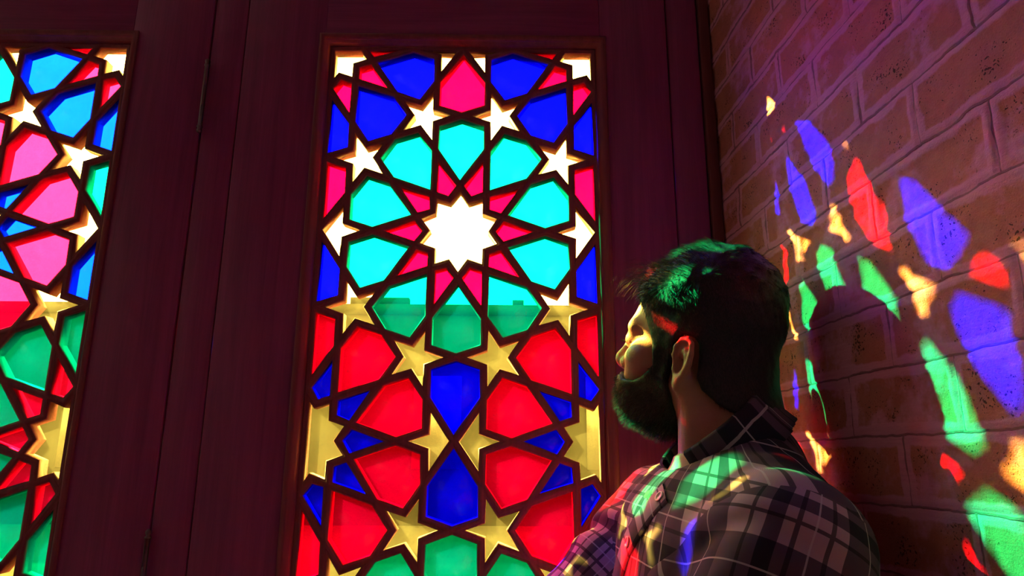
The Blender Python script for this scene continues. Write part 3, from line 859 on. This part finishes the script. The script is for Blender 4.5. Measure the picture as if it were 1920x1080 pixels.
# ---- clothes
def stripes(t, c, spec):
    """sum of soft-edged bands: spec = [(start, width), ...] in one period of c (0..1)"""
    tot = None
    for a, w_ in spec:
        k = t.math('COMPARE', c, a + w_ / 2, w_ / 2); tot = k if tot is None else t.math('ADD', tot, k, clamp=True)
    return tot
def mat_plaid():
    t = NT('plaid flannel'); uv = t.n('ShaderNodeUVMap').outputs[0]
    sx = t.n('ShaderNodeSeparateXYZ'); t.l(uv, sx.inputs[0])
    per = .150
    U = t.math('FRACT', t.math('DIVIDE', t.math('ADD', sx.outputs[0], 10.013), per)); Vv = t.math('FRACT', t.math('DIVIDE', t.math('ADD', sx.outputs[1], 10.041), per))
    dark = [(.06, .34), (.74, .09)]; white = [(.225, .0105), (.575, .0105)]; black = [(.48, .026), (.655, .026), (.90, .022)]
    dk = t.math('ADD', stripes(t, U, dark), stripes(t, Vv, dark))
    wave = t.n('ShaderNodeTexWave'); wave.inputs['Scale'].default_value = 700; wave.bands_direction = 'DIAGONAL'; t.l(uv, wave.inputs['Vector'])
    c = t.ramp(t.math('MULTIPLY', dk, .5), [(0.0, (.34, .24, .27)), (.5, (.072, .048, .068)), (1.0, (.014, .012, .020))])
    bk = t.math('ADD', stripes(t, U, black), stripes(t, Vv, black), clamp=True)
    c = t.mix(t.math('MULTIPLY', bk, .8), c, (.012, .010, .014))
    wh = t.math('ADD', stripes(t, U, white), stripes(t, Vv, white), clamp=True)
    c = t.mix(t.math('MULTIPLY', wh, .62), c, (.46, .42, .42))
    c = t.mix(t.math('MULTIPLY', wave.outputs[0], .14), c, (.02, .016, .02))
    t.bsdf(c, .9, spec=.15); return t.m
PLAID = mat_plaid()
NK_C = np.array((.340, -.270, -.353)); NK_N = norm((-.56, .02, .83))     # neck opening: point on its plane, upward normal
def shirt_field(P):
    d = trunk(P, .013)
    d = smax(d, (P[..., 2] + .90) * -1.0, .02)
    an = arm(P, SH_N, EL_N, tuple(np.array(EL_N) + (np.array(WR_N) - EL_N) * .92), .013); af = arm(P, SH_F, EL_F, tuple(np.array(EL_F) + (np.array(WR_F) - EL_F) * .92), .012)
    d = smin(d, an, .020); d = smin(d, af, .020)
    # cloth folds
    def folds(sh, el, amp, fr, seed):
        sh = np.array(sh, f32); el = np.array(el, f32); ax = el - sh; L = np.linalg.norm(ax); ax /= L
        q = P - sh; t_ = q @ ax; ang = np.arctan2(q[..., 1], q[..., 0])
        m = np.exp(-((vlen(q - t_[..., None] * ax) - .06) / .03) ** 2) * np.clip(t_ / .05 + .6, 0, 1)
        return amp * m * np.sin(t_ * fr + 1.7 * np.sin(ang * 1.0 + seed) + 5 * (vnoise(P[..., 0] * 18, P[..., 2] * 18 + P[..., 1] * 11, seed) - .5))
    d = d + folds(SH_N, EL_N, .0042, 70, 3) + folds(SH_F, EL_F, .0040, 80, 5)
    d = d + (vnoise(P[..., 1] * 22 + P[..., 0] * 9, P[..., 2] * 14, 31) - .5) * .010 + (vnoise(P[..., 1] * 46, P[..., 2] * 30 + P[..., 0] * 20, 32) - .5) * .004
    pl = (P - NK_C.astype(f32)) @ NK_N.astype(f32)
    rad = vlen((P - NK_C.astype(f32)) - pl[..., None] * NK_N.astype(f32))
    d = smax(d, -smax(-pl - .004, rad - .074, .01), .008)
    return d
def build_shirt():
    xs = axis_pts([(-.02, .455, .0036)]); ys = axis_pts([(-.600, -.035, .0036)]); zs = axis_pts([(-.915, -.30, .0036)])
    v = shirt_field(grid(xs, ys, zs)); V, Q = surface_net(v, xs, ys, zs); V = relax(V, Q, 2, .4)
    sp, sn_ = np.array(SH_N) + np.array((-.004, .012, -.004)), norm((-.30, -.72, -.60))
    fp, fn_ = np.array(SH_F) + np.array((-.004, -.012, -.004)), norm((-.30, .72, -.60))
    bm = bmesh.new(); bv = [bm.verts.new(x) for x in V.tolist()]
    for q in Q.tolist(): bm.faces.new([bv[i] for i in q])
    for a_, b_ in ((sp, sn_), (fp, fn_)):
        bmesh.ops.bisect_plane(bm, geom=bm.verts[:] + bm.edges[:] + bm.faces[:], dist=1e-5, plane_co=a_, plane_no=b_)
    bmesh.ops.triangulate(bm, faces=[f for f in bm.faces if len(f.verts) > 3])
    bm.verts.index_update(); V = np.array([v.co[:] for v in bm.verts]); Q = np.array([[v.index for v in f.verts] for f in bm.faces]); bm.free()
    C = V[Q].mean(1)
    def seg(a, b, P):
        a = np.array(a); b = np.array(b); ab = b - a; t_ = np.clip((P - a) @ ab / (ab @ ab), 0, 1)
        return np.linalg.norm(P - a - t_[:, None] * ab, axis=1)
    sh_n = tuple(np.array(SH_N) + (np.array(EL_N) - SH_N) * .12); sh_f = tuple(np.array(SH_F) + (np.array(EL_F) - SH_F) * .12)
    dist = np.stack([seg(sh_n, EL_N, C) - .058, seg(EL_N, WR_N, C) - .046, seg(sh_f, EL_F, C) - .056, seg(EL_F, WR_F, C) - .046, trunk(C.astype(f32)) + .002], 1)
    arm_d = dist[:, :4].copy()
    on_n = ((C - sp) @ sn_ > 0) & (C[:, 1] < -.355); on_f = ((C - fp) @ fn_ > 0) & (C[:, 1] > -.19)
    dist[:, 0] = np.where((C - sp) @ sn_ > 0, dist[:, 0], 9); dist[:, 2] = np.where((C - fp) @ fn_ > 0, dist[:, 2], 9)
    dist[:, 4] = np.where((on_n & (C[:, 2] > -.70)) | (on_f & (C[:, 2] > -.52)), 9, dist[:, 4])
    reg = dist.argmin(1)
    uv = np.zeros((len(Q), Q.shape[1], 2)); X = V[Q]
    for r_, (a, b, rr) in enumerate(((SH_N, EL_N, .071620), (EL_N, WR_N, .047746), (SH_F, EL_F, .071620), (EL_F, WR_F, .047746))):
        m = reg == r_
        a = np.array(a); ax = norm(np.array(b) - a); e1 = norm(np.cross(ax, (0.1, .2, 1))); e2 = np.cross(ax, e1)
        q = X[m] - a; t_ = q @ ax; an = np.arctan2(q @ e2, q @ e1); c0 = an[:, :1]; an = c0 + (an - c0 + np.pi) % (2 * np.pi) - np.pi
        uv[m, :, 0] = t_ + .03; uv[m, :, 1] = an * rr
    m = reg == 4; q = X[m]
    an = np.arctan2(q[..., 1] + .270, -(q[..., 0] - .335)); c0 = an[:, :1]; an = c0 + (an - c0 + np.pi) % (2 * np.pi) - np.pi
    uv[m, :, 0] = q[..., 2] * .95 + .30 * q[..., 0]; uv[m, :, 1] = an * .143239
    W = V.copy(); W[:, 2] += Z0
    o = own(mesh_np('shirt', W, Q, PLAID, man, True, uv.reshape(-1, 2)))
    return o, V, Q
shirt, sV, sQ = build_shirt()
SBVH = BVHTree.FromPolygons([Vector(v) for v in sV.tolist()], sQ.tolist())
def sub(o):
    o.parent = shirt; return o

def ribbon(path, half, thick, lift, name, mat, uvs=None):
    """strip of cloth laid on the shirt: path of (point, normal, side)"""
    vs = []; n = len(path)
    for p, nr, sd in path:
        for k, off in ((-half, lift), (-half * .86, lift + thick), (half * .86, lift + thick), (half, lift)): vs.append(p + sd * k + nr * off)
    fs = [(i * 4 + k, i * 4 + k + 1, (i + 1) * 4 + k + 1, (i + 1) * 4 + k) for i in range(n - 1) for k in range(3)]
    V = np.array([(v[0], v[1], v[2] + Z0) for v in vs])
    uv = np.zeros((len(fs) * 4, 2)); j = 0
    for f in fs:
        for i in f: uv[j] = ((i // 4) * .006 + .097, ((i % 4) - 1.5) * half * .8 + .074); j += 1
    return mesh_np(name, V, np.array(fs), mat, None, True, uv)
# placket down the chest
path = []
for i in range(60):
    t_ = i / 59; z = -.392 - .30 * t_; y = -.334 + .062 * min(1, (-.392 - z) / .085)
    hit = SBVH.ray_cast(Vector((-.2, y, z)), Vector((1, 0, 0)))
    if hit[0] is None: continue
    # the folded forearms cover the lower part: keep only points that lie on the chest
    if trunk(np.array([hit[0][:]], f32))[0] > .030: continue
    path.append((hit[0], hit[1]))
sm = []
for i, (p, nr) in enumerate(path):
    a = path[max(0, i - 3):i + 4]; q = sum((x[0] for x in a), Vector()) / len(a); m_ = sum((x[1] for x in a), Vector()).normalized()
    tg = (a[-1][0] - a[0][0]).normalized(); sm.append((q, m_, tg.cross(m_).normalized()))
sub(ribbon(sm, .017, .0022, .0002, 'placket', PLAID))
BUTT = mat_plain('pale shell button', (.55, .50, .46), .3, 200, .1, .0001)
for t_ in (.05, .30, .54, .78):
    i = int(t_ * (len(sm) - 1)); p, nr, sd = sm[i]
    mb = MB(); o = p + nr * .0024 + Vector((0, 0, Z0))
    mb.lathe([(.0005, .0), (.0056, .0), (.0060, .0008), (.0058, .0016), (.0046, .0018), (.0042, .0012), (.0009, .0012), (.0005, .0006)], o, nr, 18)
    sub(mb.build('button', BUTT, None, True))

def collar():
    """standing band and turned-down leaf around the neck, open at the throat"""
    e1 = norm(np.array([-1, 0, 0]) - NK_N * np.dot([-1, 0, 0], NK_N)); e2 = np.cross(NK_N, e1)     # forward, sideways
    vs = []; na = 60; rows = 0
    prof_n = 9
    for i in range(na + 1):
        a = -R(158) + 2 * R(158) * i / na + R(180) + R(16)           # runs round the back
        fr = math.cos(a - R(16))                               # 1 at the throat
        f = (fr + 1) / 2
        r = .0660 + .003 * f
        rd = e1 * math.cos(a) + e2 * math.sin(a)
        c = NK_C + e1 * (.004)
        hgt = .040 - .009 * f
        leaf = .050 + .030 * max(0, fr) ** 1.3
        prof = [(0, -.006), (-.001, hgt * .5), (-.003, hgt), (.0005, hgt + .0028), (.004, hgt), (.006, hgt - leaf * .35), (.0095, hgt - leaf * .70), (.0135, hgt - leaf * .98), (.0115, hgt - leaf * .985)]
        prof += [(.0075, hgt - leaf * .68), (.004, hgt - leaf * .34), (.0025, hgt - .0035)]
        prof_n = len(prof)
        wob = .002 * math.sin(i * .9) + .0015 * math.sin(i * 2.3)
        for q, (dr, dz) in enumerate(prof):
            k = min(1, q / 7)
            vs.append(c + rd * (r + dr + wob * k) + NK_N * dz)
    n = prof_n; fs = []
    for i in range(na):
        for k in range(n - 1): fs.append((i * n + k, (i + 1) * n + k, (i + 1) * n + k + 1, i * n + k + 1))
    V = np.array(vs); V[:, 2] += Z0
    uv = []
    for f in fs:
        for i in f: uv.append(((i // n) * .0066, (i % n) * .009))
    return mesh_np('collar', V, np.array(fs), PLAID, None, True, np.array(uv))
sub(collar())

# undershirt seen in the open collar
UND = mat_plain('grey olive knit', (.20, .17, .11), .9, 260, .4, .0012, .1)
xs = axis_pts([(.22, .46, .004)]); ys = axis_pts([(-.37, -.17, .004)]); zs = axis_pts([(-.50, -.33, .004)])
P = grid(xs, ys, zs); b_ = smin(trunk(P), neck(P), .035)
pl = (P - NK_C.astype(f32)) @ NK_N.astype(f32)
u_ = smax(smax(b_ - .010 - (vnoise(P[..., 1] * 60, P[..., 2] * 60, 41) - .5) * .006, s_sph(P, (.292, -.270, -.420), .072), .006), pl - .020, .006)
V, Q = surface_net(u_, xs, ys, zs); V[:, 2] += Z0; own(mesh_np('undershirt', V, Q, UND, man, True))

# trousers and shoes (below the frame)
TRO = mat_plain('dark denim', (.035, .04, .06), .85, 300, .3, .0006, .1)
xs = axis_pts([(.12, .46, .008)]); ys = axis_pts([(-.52, -.02, .008)]); zs = axis_pts([(-1.73, -.86, .008)])
P = grid(xs, ys, zs); d = smin(legs(P, .014), s_ell(P, (.305, -.270, -.890), (.122, .176, .13)), .05)
d = smax(smax(d, P[..., 2] + .885, .01), -P[..., 2] - 1.715, .006)
V, Q = surface_net(d, xs, ys, zs); V = relax(V, Q, 2); V[:, 2] += Z0; own(mesh_np('trousers', V, Q, TRO, man, True))
SHOE = mat_plain('brown leather', (.08, .045, .03), .45, 60, .2)
for h, k, a in LEGS:
    xs = axis_pts([(a[0] - .24, a[0] + .09, .006)]); ys = axis_pts([(a[1] - .07, a[1] + .07, .006)]); zs = axis_pts([(-1.82, -1.67, .006)])
    P = grid(xs, ys, zs)
    d = smin(s_cap(P, (a[0] + .025, a[1], -1.755), (a[0] - .175, a[1], -1.762), .046, .040), s_cap(P, (a[0], a[1], -1.76), (a[0], a[1], -1.70), .046, .048), .03)
    d = smax(d, -P[..., 2] - 1.7985, .004)
    V, Q = surface_net(d, xs, ys, zs); V = relax(V, Q, 1); V[:, 2] += Z0; own(mesh_np('shoe', V, Q, SHOE, man, True))
